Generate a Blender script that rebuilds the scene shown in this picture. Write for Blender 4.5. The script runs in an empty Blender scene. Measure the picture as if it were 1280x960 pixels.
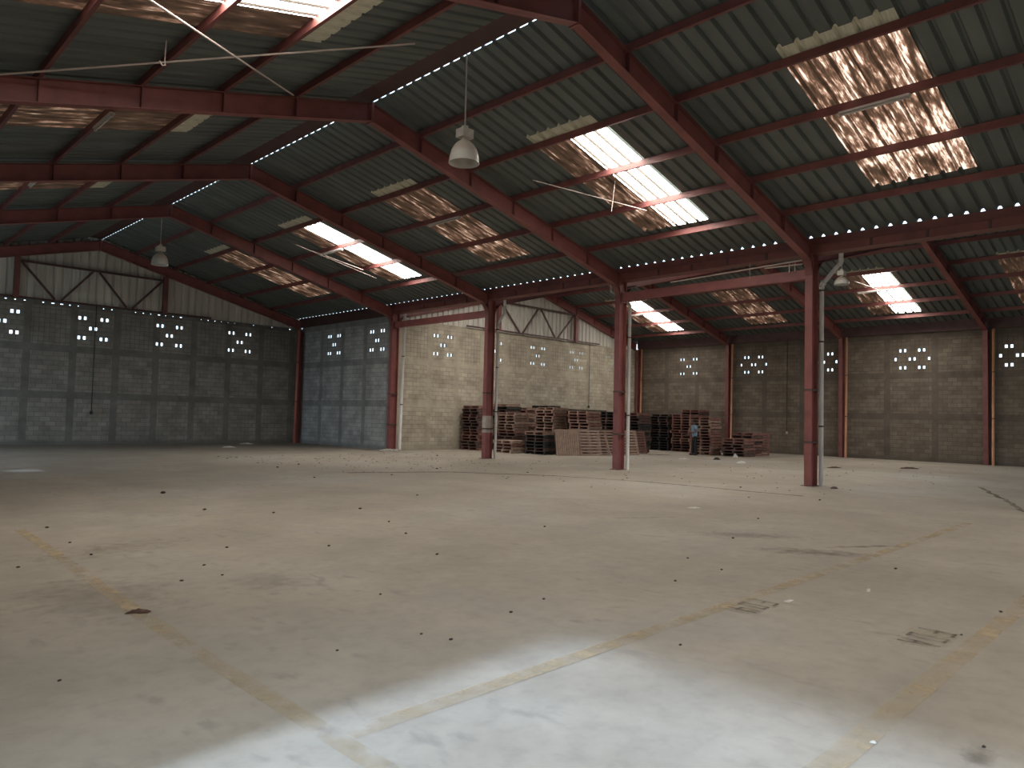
import bpy, bmesh, math, random
from mathutils import Vector, Matrix
R = random.Random(7)
S = bpy.context.scene
COL = S.collection

# ------------------------------------------------------------------ helpers
ORG = {}

class MB:
    """collects shapes, links them as one mesh object"""
    def __init__(s):
        s.v, s.f, s.uv, s.mi, s.sm = [], [], {}, [], []
    def face(s, idx, mi=0, smooth=False):
        s.f.append(tuple(idx)); s.mi.append(mi); s.sm.append(smooth)
    def quad(s, a, b, c, d, uv=None, mi=0):
        n = len(s.v); s.v += [Vector(a), Vector(b), Vector(c), Vector(d)]
        if uv: s.uv[len(s.f)] = uv
        s.face((n, n+1, n+2, n+3), mi)
    def box(s, x0, x1, y0, y1, z0, z1, mi=0):
        n = len(s.v)
        s.v += [Vector(p) for p in ((x0,y0,z0),(x1,y0,z0),(x1,y1,z0),(x0,y1,z0),(x0,y0,z1),(x1,y0,z1),(x1,y1,z1),(x0,y1,z1))]
        for q in ((0,3,2,1),(4,5,6,7),(0,1,5,4),(1,2,6,5),(2,3,7,6),(3,0,4,7)):
            s.face([n+i for i in q], mi)
    def bar(s, p0, p1, w, h, up=(0,0,1), mi=0):
        p0, p1 = Vector(p0), Vector(p1); d = (p1-p0).normalized(); up = Vector(up)
        sd = d.cross(up)
        if sd.length < 1e-4: sd = d.cross(Vector((1,0,0)))
        sd.normalize(); u = sd.cross(d)
        n = len(s.v)
        for p in (p0, p1):
            for a, b in ((-1,-1),(1,-1),(1,1),(-1,1)):
                s.v.append(p + sd*(a*w/2) + u*(b*h/2))
        for q in ((0,3,2,1),(4,5,6,7),(0,1,5,4),(1,2,6,5),(2,3,7,6),(3,0,4,7)):
            s.face([n+i for i in q], mi)
    def tube(s, pts, r, seg=10, mi=0, cap=True):
        pts = [Vector(p) for p in pts]; rings = []
        for i, p in enumerate(pts):
            d = (pts[min(i+1, len(pts)-1)] - pts[max(i-1, 0)]).normalized()
            a = d.cross(Vector((0,0,1)))
            if a.length < 1e-3: a = d.cross(Vector((0,1,0)))
            a.normalize(); b = a.cross(d)
            rr = r[i] if isinstance(r, (list, tuple)) else r
            n = len(s.v); rings.append(n)
            for k in range(seg):
                t = 2*math.pi*k/seg
                s.v.append(p + a*(math.cos(t)*rr) + b*(math.sin(t)*rr))
        for i in range(len(rings)-1):
            for k in range(seg):
                k2 = (k+1) % seg
                s.face((rings[i]+k, rings[i]+k2, rings[i+1]+k2, rings[i+1]+k), mi, True)
        if cap:
            s.face([rings[0]+k for k in range(seg)], mi); s.face([rings[-1]+k for k in reversed(range(seg))], mi)
    def lathe(s, cx, cy, prof, seg=28, mi=0):
        rings = []
        for r, z in prof:
            n = len(s.v); rings.append(n)
            for k in range(seg):
                t = 2*math.pi*k/seg
                s.v.append(Vector((cx + r*math.cos(t), cy + r*math.sin(t), z)))
        for i in range(len(rings)-1):
            for k in range(seg):
                k2 = (k+1) % seg
                s.face((rings[i]+k, rings[i]+k2, rings[i+1]+k2, rings[i+1]+k), mi, True)
    def blob(s, c, rx, ry, rz, seed=0, sub=2, rough=.25):
        rr = random.Random(seed); bm = bmesh.new(); bmesh.ops.create_icosphere(bm, subdivisions=sub, radius=1)
        n = len(s.v)
        for v in bm.verts:
            k = 1 + rr.uniform(-rough, rough)
            s.v.append(Vector((c[0]+v.co.x*rx*k, c[1]+v.co.y*ry*k, max(c[2]+v.co.z*rz*k, c[2]-rz))))
        for f in bm.faces: s.face([n+v.index for v in f.verts], 0, sub > 1)
        bm.free()
    def build(s, name, mat, parent=None, origin=None):
        if parent is not None: o0 = ORG[parent.name]
        elif origin is not None: o0 = Vector(origin)
        else:
            xs = [v.x for v in s.v]; ys = [v.y for v in s.v]; zs = [v.z for v in s.v]
            o0 = Vector(((min(xs)+max(xs))/2, (min(ys)+max(ys))/2, min(zs)))
        me = bpy.data.meshes.new(name)
        me.from_pydata([v - o0 for v in s.v], [], s.f)
        for m in (mat if isinstance(mat, (list, tuple)) else [mat]): me.materials.append(m)
        for p, mi, sm in zip(me.polygons, s.mi, s.sm): p.material_index = mi; p.use_smooth = sm
        if s.uv:
            l = me.uv_layers.new(name='UVMap')
            for fi, uvs in s.uv.items():
                for k, li in enumerate(me.polygons[fi].loop_indices): l.data[li].uv = uvs[k]
        me.validate()
        o = bpy.data.objects.new(name, me); COL.objects.link(o)
        if parent is not None: o.parent = parent
        else: o.location = o0
        ORG[o.name] = o0
        return o

def tag(o, label=None, cat=None, group=None, kind=None):
    if label: o['label'] = label
    if cat: o['category'] = cat
    if group: o['group'] = group
    if kind: o['kind'] = kind
    return o

def empty(name, loc, label, cat, group=None):
    o = bpy.data.objects.new(name, None); COL.objects.link(o); o.location = loc
    o.empty_display_size = .2
    ORG[o.name] = Vector(loc)
    return tag(o, label, cat, group)

# ------------------------------------------------------------------ materials
def nodes(name):
    m = bpy.data.materials.new(name); m.use_nodes = True
    nt = m.node_tree; b = nt.nodes['Principled BSDF']
    return m, nt, b
def N(nt, t, **kw):
    n = nt.nodes.new(t)
    for k, v in kw.items():
        if k in n.inputs.keys(): n.inputs[k].default_value = v
        else: setattr(n, k, v)
    return n
def ramp(nt, fac, stops):
    r = nt.nodes.new('ShaderNodeValToRGB'); e = r.color_ramp.elements
    while len(e) < len(stops): e.new(.5)
    for el, (p, c) in zip(e, stops): el.position = p; el.color = (*c, 1)
    nt.links.new(fac, r.inputs[0]); return r.outputs[0]
def mixc(nt, fac, a, b, mode='MIX'):
    n = nt.nodes.new('ShaderNodeMix'); n.data_type = 'RGBA'; n.blend_type = mode
    for sock, v in ((n.inputs[0], fac), (n.inputs[6], a), (n.inputs[7], b)):
        if isinstance(v, (int, float)): sock.default_value = v
        elif isinstance(v, tuple): sock.default_value = (*v, 1)
        else: nt.links.new(v, sock)
    return n.outputs[2]
def math_(nt, op, a, b=None, c=None, clamp=False):
    n = nt.nodes.new('ShaderNodeMath'); n.operation = op; n.use_clamp = clamp
    for i, v in enumerate((a, b, c)):
        if v is None: continue
        if isinstance(v, (int, float)): n.inputs[i].default_value = v
        else: nt.links.new(v, n.inputs[i])
    return n.outputs[0]
def objco(nt, scale=(1,1,1)):
    t = nt.nodes.new('ShaderNodeTexCoord'); mp = nt.nodes.new('ShaderNodeMapping'); mp.inputs['Scale'].default_value = scale
    nt.links.new(t.outputs['Object'], mp.inputs['Vector']); return mp.outputs[0]
def noise(nt, vec, scale, detail=4, rough=.55):
    n = nt.nodes.new('ShaderNodeTexNoise'); n.inputs['Scale'].default_value = scale; n.inputs['Detail'].default_value = detail; n.inputs['Roughness'].default_value = rough
    nt.links.new(vec, n.inputs['Vector']); return n.outputs['Fac']

def simple(name, c1, c2=None, scale=3, rough=.7, metal=0., stretch=(1,1,1), bump=0.):
    m, nt, b = nodes(name)
    c2 = c2 or tuple(x*.7 for x in c1)
    v = objco(nt, stretch); f = noise(nt, v, scale)
    nt.links.new(ramp(nt, f, ((.3, c2), (.68, c1))), b.inputs['Base Color'])
    b.inputs['Roughness'].default_value = rough; b.inputs['Metallic'].default_value = metal
    if bump:
        bp = N(nt, 'ShaderNodeBump', Strength=bump); nt.links.new(f, bp.inputs['Height']); nt.links.new(bp.outputs[0], b.inputs['Normal'])
    return m

def wall_mat(name, pitch, phase, light, dark, band, checker, sub=1.):
    """concrete block panels between poured concrete bands; u along the wall, v up, in metres"""
    m, nt, b = nodes(name); L = nt.links.new
    uv = nt.nodes.new('ShaderNodeUVMap'); uv.uv_map = 'UVMap'
    sep = nt.nodes.new('ShaderNodeSeparateXYZ'); L(uv.outputs[0], sep.inputs[0])
    u, z = sep.outputs[0], sep.outputs[1]
    def brick(w, h, off, c1, c2, mo):
        n = nt.nodes.new('ShaderNodeTexBrick'); n.offset = off; n.squash = 1
        n.inputs['Color1'].default_value = (*c1, 1); n.inputs['Color2'].default_value = (*c2, 1); n.inputs['Mortar'].default_value = (*mo, 1)
        n.inputs['Scale'].default_value = 1; n.inputs['Brick Width'].default_value = w; n.inputs['Row Height'].default_value = h
        n.inputs['Mortar Size'].default_value = .011; n.inputs['Mortar Smooth'].default_value = .4; n.inputs['Bias'].default_value = 0
        L(uv.outputs[0], n.inputs['Vector']); return n
    mo = tuple(x*.50 for x in light)
    A = brick(.40, .20, .5, light, dark, mo)
    B = brick(.20, .20, .0, tuple(x*.9 for x in light), dark, tuple(x*.45 for x in light))
    # bay index along the wall -> every other bay of the top row is stack bonded
    k = math_(nt, 'DIVIDE', math_(nt, 'SUBTRACT', u, phase), pitch)
    fr = math_(nt, 'FRACT', k)
    odd = math_(nt, 'GREATER_THAN', math_(nt, 'FRACT', math_(nt, 'MULTIPLY', k, .5)), .5)
    if checker == 1: odd = math_(nt, 'SUBTRACT', 1., odd)
    top = math_(nt, 'GREATER_THAN', z, 4.28)
    c = mixc(nt, math_(nt, 'MULTIPLY', odd, top), A.outputs[0], B.outputs[0])
    # bands
    hw = .14
    def near(sig, val, w): return math_(nt, 'LESS_THAN', math_(nt, 'ABSOLUTE', math_(nt, 'SUBTRACT', sig, val)), w)
    vb = math_(nt, 'LESS_THAN', fr, .29/pitch)
    hb = math_(nt, 'MAXIMUM', near(z, 2.15, hw), math_(nt, 'MAXIMUM', near(z, 4.15, hw), math_(nt, 'MAXIMUM', near(z, 6.05, .13), near(z, 0., .16))))
    bm = math_(nt, 'MAXIMUM', vb, hb)
    oc = objco(nt); n1 = noise(nt, oc, 1.3, 5, .6); n2 = noise(nt, oc, 9, 3, .6)
    bandc = mixc(nt, n2, tuple(x*.82 for x in band), tuple(x*1.15 for x in band))
    c = mixc(nt, bm, c, bandc)
    dirt = ramp(nt, n1, ((.3, (.66,.64,.62)), (.7, (1.1,1.1,1.08))))
    c = mixc(nt, 1., c, dirt, 'MULTIPLY')
    low = math_(nt, 'MULTIPLY', math_(nt, 'SUBTRACT', .9, z), .55, clamp=True)
    c = mixc(nt, math_(nt, 'MULTIPLY', low, n1), c, tuple(x*.5 for x in band))
    L(c, b.inputs['Base Color']); b.inputs['Roughness'].default_value = .92
    bp = N(nt, 'ShaderNodeBump', Strength=.35, Distance=.01); bp.invert = True
    L(A.outputs[1], bp.inputs['Height']); L(bp.outputs[0], b.inputs['Normal'])
    return m

M = {}
M['red'] = simple('red_oxide_steel', (.215,.070,.062), (.135,.046,.043), 2.2, .55)
M['redlight'] = simple('brightened_red_steel', (.29,.094,.085), (.19,.062,.058), 2.2, .5)  # lighter copy of the red; rafter webs get extra light through this colour
M['darksteel'] = simple('dark_steel', (.10,.045,.042), (.06,.03,.03), 3, .6)
M['sheet'] = simple('galvanised_roof_sheet', (.155,.178,.168), (.108,.122,.115), .9, .55, .15, (.5,2.5,1))
M['siding'] = simple('pale_wall_sheet', (.66,.63,.57), (.48,.45,.40), 1.2, .6, 0., (3,3,.4))
M['overlap'] = simple('yellowed_translucent_sheet', (.78,.76,.60), (.55,.53,.42), 4, .5, 0, (1,5,1))
M['pvc'] = simple('white_plastic_pipe', (.62,.60,.58), (.44,.42,.40), 2.5, .45, 0, (1,1,.6))
M['orangepvc'] = simple('faded_orange_pipe', (.50,.24,.13), (.36,.16,.09), 2.5, .5, 0, (1,1,.6))
M['pinkpvc'] = simple('faded_red_pipe', (.42,.15,.11), (.30,.10,.08), 2.5, .5, 0, (1,1,.6))
M['strap'] = simple('rusty_strap', (.10,.06,.05))
M['lampbeige'] = simple('aged_lamp_enamel', (.50,.44,.37), (.42,.37,.31), 5, .35)
M['lampbox'] = simple('lamp_ballast_grey', (.50,.47,.42), (.36,.33,.30), 8, .5)
M['rod'] = simple('pale_rod', (.55,.52,.47), rough=.5)
M['cable'] = simple('dusty_white_cable', (.62,.52,.47), (.5,.42,.38), 4, .7)
M['black'] = simple('black_cable', (.02,.02,.02), rough=.6)
M['tube'] = simple('fluorescent_tube_white', (.62,.58,.54), (.5,.46,.43), 4, .4)
M['board'] = simple('pallet_wood_brown', (.36,.235,.175), (.22,.14,.105), 5, .85, 0, (1,1,4))
M['woodred'] = simple('pallet_wood_reddish', (.27,.135,.105), (.15,.072,.06), 5, .85)
M['wooddark'] = simple('pallet_wood_dark', (.13,.078,.064), (.075,.046,.04), 5, .85)
M['woodblack'] = simple('pallet_black', (.035,.032,.031), (.02,.018,.018), 5, .7)
M['woodpale'] = simple('pallet_wood_pale', (.44,.31,.235), (.29,.195,.15), 5, .85)
M['paper'] = simple('white_paper', (.62,.59,.54), (.5,.47,.42), 9, .8)
M['pebble'] = simple('dark_clod', (.07,.052,.04), (.04,.03,.024), 20, .95)
M['rubble'] = simple('pale_rubble', (.50,.45,.40), (.36,.32,.28), 9, .95)
M['crumb'] = simple('earth_crumbs', (.20,.155,.115), (.12,.095,.07), 20, .95)
M['rust'] = simple('brown_rag', (.10,.05,.035), (.06,.03,.022), 14, .95)
M['whiteband'] = simple('worn_white_paint', (.52,.46,.40), (.36,.29,.25), 5, .7)
M['tin'] = simple('conduit_metal', (.70,.62,.58), rough=.4)

def lamp_glass():
    m, nt, b = nodes('lamp_frosted_skirt')
    b.inputs['Base Color'].default_value = (.62,.60,.55,1); b.inputs['Roughness'].default_value = .25
    b.inputs['Transmission Weight'].default_value = .25; b.inputs['IOR'].default_value = 1.3
    return m
M['lampglass'] = lamp_glass()

def clear_sheet(strength):
    """clean translucent roof light: daylight comes through it evenly"""
    m, nt, b = nodes('clear_skylight')
    b.inputs['Base Color'].default_value = (.8,.78,.74,1); b.inputs['Roughness'].default_value = .4
    b.inputs['Emission Color'].default_value = (1.,.94,.85,1); b.inputs['Emission Strength'].default_value = strength
    return m
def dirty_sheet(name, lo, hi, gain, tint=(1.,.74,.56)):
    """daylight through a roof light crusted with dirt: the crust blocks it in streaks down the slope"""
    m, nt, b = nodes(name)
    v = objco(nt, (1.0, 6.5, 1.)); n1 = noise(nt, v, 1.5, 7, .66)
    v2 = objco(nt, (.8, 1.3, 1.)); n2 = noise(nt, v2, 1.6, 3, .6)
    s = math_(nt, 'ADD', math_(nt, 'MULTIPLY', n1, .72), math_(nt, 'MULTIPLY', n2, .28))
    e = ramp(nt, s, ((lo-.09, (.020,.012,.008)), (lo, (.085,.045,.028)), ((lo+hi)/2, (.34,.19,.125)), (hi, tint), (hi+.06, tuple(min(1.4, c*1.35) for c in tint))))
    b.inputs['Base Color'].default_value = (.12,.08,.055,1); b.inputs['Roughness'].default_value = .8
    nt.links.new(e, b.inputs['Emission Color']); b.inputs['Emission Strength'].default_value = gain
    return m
M['clearribshade'] = simple('shaded_rib_sides', (.34,.31,.28), (.22,.20,.18)); M['dirtyribshade'] = dirty_sheet('dirty_shaded_rib_sides', .53, .66, .55)  # rib sides dimmed: less sky on steep faces, put into the colour
M['clear'] = clear_sheet(22.)
M['dirtyA'] = dirty_sheet('bright_dirty_skylight', .475, .575, 1.15, (1.,.80,.64))
M['dirtyB'] = dirty_sheet('dirty_skylight', .525, .62, .75)
M['dirtyC'] = dirty_sheet('very_dirty_skylight', .545, .64, .55, (1.,.80,.58))

def floor_mat():
    m, nt, b = nodes('dusty_concrete_floor'); L = nt.links.new
    co = nt.nodes.new('ShaderNodeNewGeometry').outputs['Position']
    n1 = noise(nt, co, .22, 5, .55); n2 = noise(nt, co, 1.1, 5, .65); n3 = noise(nt, co, 6.5, 4, .65)
    base = ramp(nt, n1, ((.32, (.305,.266,.217)), (.52, (.37,.328,.273)), (.70, (.40,.372,.330))))
    base = mixc(nt, 1., base, ramp(nt, n2, ((.30, (.80,.80,.79)), (.62, (1.04,1.03,1.02)))), 'MULTIPLY')
    base = mixc(nt, 1., base, ramp(nt, n3, ((.28, (.89,.89,.89)), (.50, (1.,1.,1.)), (.72, (1.04,1.04,1.04)))), 'MULTIPLY')
    # scuffs: dark grey dabs, denser on the near left half
    mp = nt.nodes.new('ShaderNodeMapping'); mp.inputs['Scale'].default_value = (5.5, 2.6, 1); mp.inputs['Rotation'].default_value = (0,0,.7); L(co, mp.inputs[0])
    n4 = noise(nt, mp.outputs[0], 1.0, 3, .5)
    n5 = noise(nt, co, .55, 2, .5)
    sc = math_(nt, 'MULTIPLY', math_(nt, 'MULTIPLY', math_(nt, 'SUBTRACT', n4, .585), 9., clamp=True), math_(nt, 'MULTIPLY', math_(nt, 'SUBTRACT', n5, .46), 7., clamp=True))
    base = mixc(nt, math_(nt, 'MULTIPLY', sc, .42), base, (.19,.175,.16))
    # soil swept against the far end of the floor and named stains, each at its own place
    sep = nt.nodes.new('ShaderNodeSeparateXYZ'); L(co, sep.inputs[0]); X, Y = sep.outputs[0], sep.outputs[1]
    def blob(cx, cy, rx, ry, rot=0.):
        q = nt.nodes.new('ShaderNodeMapping'); q.vector_type = 'TEXTURE'; q.inputs['Location'].default_value = (cx, cy, 0); q.inputs['Rotation'].default_value = (0,0,rot); q.inputs['Scale'].default_value = (rx, ry, 1)
        L(co, q.inputs[0]); ln = nt.nodes.new('ShaderNodeVectorMath'); ln.operation = 'LENGTH'; L(q.outputs[0], ln.inputs[0])
        d = math_(nt, 'ADD', ln.outputs['Value'], math_(nt, 'MULTIPLY', math_(nt, 'SUBTRACT', n3, .5), 2.2))
        return math_(nt, 'SUBTRACT', 1., d, clamp=True)
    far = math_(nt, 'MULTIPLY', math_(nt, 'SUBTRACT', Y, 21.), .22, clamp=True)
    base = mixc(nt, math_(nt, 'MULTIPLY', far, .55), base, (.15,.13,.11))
    for (cx, cy, rx, ry, rot, k) in ((-9.5,-3.1,.9,.32,-.9,.6), (-10.1,-4.35,.9,.28,-1.0,.75), (-9.05,-4.6,.8,.09,-.55,.8), (-15.29,-7.3,.13,.09,.3,.7),
                                     (-16.9,1.1,1.0,.5,.2,.35), (-17.6,-1.2,.7,.9,.2,.35), (-9.3,-1.,.8,.07,-.5,.5), (-16.2,-1.6,.5,.5,.2,.3)):
        base = mixc(nt, math_(nt, 'MULTIPLY', blob(cx, cy, rx, ry, rot), k), base, (.10,.078,.058))
    L(base, b.inputs['Base Color'])
    L(ramp(nt, n2, ((.3, (.62,)*3), (.7, (.85,)*3))), b.inputs['Roughness'])
    b.inputs['Specular IOR Level'].default_value = .3
    bp = N(nt, 'ShaderNodeBump', Strength=.15, Distance=.02); L(n3, bp.inputs['Height']); L(bp.outputs[0], b.inputs['Normal'])
    return m
M['floor'] = floor_mat()

def worn(name, col, amount, scale=5.):
    m, nt, b = nodes(name); L = nt.links.new
    co = nt.nodes.new('ShaderNodeNewGeometry').outputs['Position']
    n = noise(nt, co, scale, 5, .65); n2 = noise(nt, co, .6, 3, .5)
    s = math_(nt, 'ADD', math_(nt, 'MULTIPLY', n, .6), math_(nt, 'MULTIPLY', n2, .4))
    a = math_(nt, 'MULTIPLY', math_(nt, 'SUBTRACT', s, .5 - amount), 4.5, clamp=True)
    b.inputs['Base Color'].default_value = (*col, 1); b.inputs['Roughness'].default_value = .85
    L(math_(nt, 'MULTIPLY', a, .70), b.inputs['Alpha']); return m
M['yellow'] = worn('worn_yellow_paint', (.50,.385,.235), .10, 3.)
M['stencil'] = worn('worn_dark_stencil_paint', (.13,.10,.075), .14, 9)
M['plate'] = worn('worn_cream_paint', (.47,.40,.28), .03)
M['crack'] = worn('dirt_in_joint', (.13,.10,.075), .15, 6)

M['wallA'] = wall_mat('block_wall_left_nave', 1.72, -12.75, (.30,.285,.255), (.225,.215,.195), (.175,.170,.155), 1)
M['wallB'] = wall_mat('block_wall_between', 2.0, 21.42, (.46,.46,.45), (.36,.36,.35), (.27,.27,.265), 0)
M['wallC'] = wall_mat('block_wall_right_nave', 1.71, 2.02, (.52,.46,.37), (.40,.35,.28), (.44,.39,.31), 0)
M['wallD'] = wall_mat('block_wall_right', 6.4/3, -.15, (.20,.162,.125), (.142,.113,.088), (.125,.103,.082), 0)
M['ground'] = simple('outside_ground', (.30,.26,.20), (.22,.19,.15), .5, .95)

# ------------------------------------------------------------------ numbers of the building
BAY = 6.4; YE = 27.7; YB = -12.8; XL = -20.0; XR = 19.1
R1, Z1 = -10.05, 9.234
R2, Z2 = 9.6, 9.10
PITCH = .26
FR = [0., 6.4, 12.8, 19.2]
def z1(x): return Z1 - PITCH*abs(x - R1)
def z2(x): return Z2 - PITCH*abs(x - R2)

# ------------------------------------------------------------------ walls with real openings
def wall(name, p0, d, inward, length, height, holes, mat, u0=0., thick=.15):
    d = Vector((*d, 0)); inw = Vector((*inward, 0)); p0 = Vector((*p0, 0)); mb = MB()
    us = sorted({0., length} | {h[0]-u0 for h in holes} | {h[1]-u0 for h in holes})
    zs = sorted({0., height} | {h[2] for h in holes} | {h[3] for h in holes})
    hs = [(a-u0, b-u0, c, e) for a, b, c, e in holes]
    def P(u, z, t): return p0 + d*u + Vector((0,0,z)) - inw*t
    def isopen(i, j):
        cu, cz = (us[i]+us[i+1])/2, (zs[j]+zs[j+1])/2
        return any(a < cu < b and c < cz < e for a, b, c, e in hs)
    flip = d.cross(Vector((0,0,1))).dot(inw) < 0
    op = [[isopen(i, j) for j in range(len(zs)-1)] for i in range(len(us)-1)]
    for i in range(len(us)-1):
        # merge runs of closed cells in z to keep the mesh small
        j = 0
        while j < len(zs)-1:
            if op[i][j]:
                j += 1; continue
            k = j
            while k+1 < len(zs)-1 and not op[i][k+1]: k += 1
            a, b, c, e = us[i], us[i+1], zs[j], zs[k+1]
            q = [(a,c),(b,c),(b,e),(a,e)]
            if flip: q = q[::-1]
            mb.quad(*[P(u, z, 0) for u, z in q], uv=[(u+u0, z) for u, z in q])
            q = q[::-1]; mb.quad(*[P(u, z, thick) for u, z in q], uv=[(u+u0, z) for u, z in q])
            j = k+1
    for a, b, c, e in hs:
        for (ua, za), (ub, zb) in (((a,c),(b,c)), ((b,c),(b,e)), ((b,e),(a,e)), ((a,e),(a,c))):
            mb.quad(P(ua,za,0), P(ub,zb,0), P(ub,zb,thick), P(ua,za,thick), uv=[(ua+u0,za),(ub+u0,zb),(ub+u0,zb),(ua+u0,za)])
    L_ = length
    mb.quad(P(0,height,0), P(L_,height,0), P(L_,height,thick), P(0,height,thick), uv=[(0,height)]*4)
    for u in (0, L_): mb.quad(P(u,0,0), P(u,height,0), P(u,height,thick), P(u,0,thick), uv=[(u,0)]*4)
    o = mb.build(name, mat, origin=p0); return tag(o, kind='structure')

def pair(u, z, w=.13, h=.155, gap=.215):
    return [(u-gap/2-w/2, u-gap/2+w/2, z-h/2, z+h/2), (u+gap/2-w/2, u+gap/2+w/2, z-h/2, z+h/2)]
def vent_x(u, z=5.12, dz=.435, du=.44):
    h = []
    for a in (-1, 1):
        for b in (-1, 1): h += pair(u+a*du, z+b*dz)
    return h + pair(u, z)
def vent_hex(u, z=4.95, w=.13, h=.15):
    hs = []
    for a in (-1, 1):
        for b in (-1, 1): hs += pair(u+a*.42, z+b*.42, w, h)
        hs.append((u+a*.745-w/2, u+a*.745+w/2, z-h/2, z+h/2))
    return hs + pair(u, z, w, h)

ha = []
for c in (-16.9, -13.5, -10.12, -6.86, -3.42): ha += vent_x(c)
u = XL + .2; rr = random.Random(3)
while u < -.4:   # gaps under the sheeting at the top of the block wall
    if rr.random() < .72:
        w = rr.choice((.07,.08,.09,.14)); ha.append((u, u+w, 6.035, 6.085))
    u += .334
wall('wall_rear_left', (XL, YE), (1,0), (0,-1), 20., 6.12, ha, M['wallA'], u0=XL)
hb = []
for c in (20.62, 24.43): hb += [(a-.015,b+.015,z,e) for a,b,z,e in vent_x(c)]
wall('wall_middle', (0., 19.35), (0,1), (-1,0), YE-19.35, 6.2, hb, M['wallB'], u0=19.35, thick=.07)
hc = []
for c in (2.99, 6.40, 9.77, 13.08, 16.5): hc += vent_x(c, 5.07, .44, .43)
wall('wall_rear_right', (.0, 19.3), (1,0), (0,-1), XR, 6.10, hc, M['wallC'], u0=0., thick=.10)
hd = []
hd += vent_x(15.56, 4.98, .43, .44)
for c in (11.36, 7.5, 3.14, -1.26, -5.6, -9.8): hd += vent_hex(c)
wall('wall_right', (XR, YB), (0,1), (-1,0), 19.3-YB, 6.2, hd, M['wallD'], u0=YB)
# left wall: the two doorways daylight comes in by, the far one enlarged for fill; narrow slot added to throw a sun streak
D1 = (-10.4, -4.80, 0., 4.40); D2 = (14.6, 27.0, 0., 5.4)
hl = [D1, D2, (12.95, 13.8, 4.22, 4.62)]
wall('wall_left', (XL, YB), (0,1), (1,0), YE-YB, 6.74, hl, M['wallA'], u0=YB)
wall('wall_front', (XL, YB), (1,0), (0,1), XR-XL, 6.12, [(3., 11., 0., 5.2)], M['wallA'], u0=XL)  # unseen doorway added to light the right nave's rear wall and pallets

# added unseen canopy outside the far doorway, keeps its sun patch short
mb = MB(); mb.box(XL-3.1, XL-.16, 14.0, YE+.2, 5.5, 5.56)
for yy in (14.2, 20.8, YE): mb.box(XL-3.05, XL-2.93, yy-.06, yy+.06, 0., 5.5)
tag(mb.build('added_sun_canopy', M['sheet']), kind='structure')
# floor and ground
mb = MB()
for a in ((XL, 0., YB, YE), (0., XR, YB, 19.3)):
    mb.quad((a[0],a[2],0), (a[1],a[2],0), (a[1],a[3],0), (a[0],a[3],0))
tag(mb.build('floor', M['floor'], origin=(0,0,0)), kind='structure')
mb = MB(); mb.quad((-120,-120,-.04),(120,-120,-.04),(120,120,-.04),(-120,120,-.04))
tag(mb.build('ground', M['ground'], origin=(0,0,-.04)), kind='structure')

# ------------------------------------------------------------------ roof: ribbed sheets with cut-outs for the roof lights
P3 = 1/3.
PROF = ((0.,0.), (.218,0.), (.256,.072), (.297,.072), (P3,0.))
def sheet_mesh(ridge, sg, zr, xs, y0, y1, holes, dz=0., ribshade=False):
    mb = MB(); n0 = round(y0/P3); n1 = round(y1/P3)
    for k in range(n0, n1):
        for (ya, ha_), (yb, hb_) in zip(PROF[:-1], PROF[1:]):
            A, B = k*P3+ya, k*P3+yb
            for a, b in zip(xs[:-1], xs[1:]):
                if any(h[0]-1e-4 <= a and b <= h[1]+1e-4 and h[2]-1e-4 <= A and B <= h[3]+1e-4 for h in holes): continue
                pts = []
                for off, y, h in ((a,A,ha_),(b,A,ha_),(b,B,hb_),(a,B,hb_)):
                    pts.append((ridge + sg*off, y, zr - PITCH*off + h + dz))
                mb.quad(*pts, mi=1 if ribshade and ha_ != hb_ else 0)
    return mb
yA, yB_ = -39*P3, 84*P3
def roof(ridge, sg, zr, o0, o1, y0, y1, lights, where):
    xs = sorted({o0, o1} | {l[0] for l in lights} | {l[1] for l in lights})
    mb = sheet_mesh(ridge, sg, zr, xs, y0, y1, [l[:4] for l in lights])
    tag(mb.build('ceiling', M['sheet']), kind='structure')
    for (a, b, ya, yb, mat, label) in lights:
        s = sheet_mesh(ridge, sg, zr, [a-.02, b+.02], ya, yb, [], dz=-.0015, ribshade=True)
        for yy, e in ((ya, -.035), (yb, .035)):
            for q in (0,): s.quad(*[(ridge+sg*of, y2, zr-PITCH*of-.002) for of, y2 in ((a-.02,min(yy,yy+e)),(b+.02,min(yy,yy+e)),(b+.02,max(yy,yy+e)),(a-.02,max(yy,yy+e)))])
        o = s.build('skylight_sheet', [M[mat], M['clearribshade' if mat == 'clear' else 'dirtyribshade']])
        tag(o, label, 'skylight', 'translucent roof sheets')
        # upper end lapped under the metal sheet above
        q = sheet_mesh(ridge, sg, zr, [a-.56, a-.05], ya, yb, [], dz=-.008)
        q.build('lap_strip', M['overlap'] if mat != 'x' else M['sheet'], parent=o)['label'] = 'pale yellowed upper end of the translucent sheet'

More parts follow.
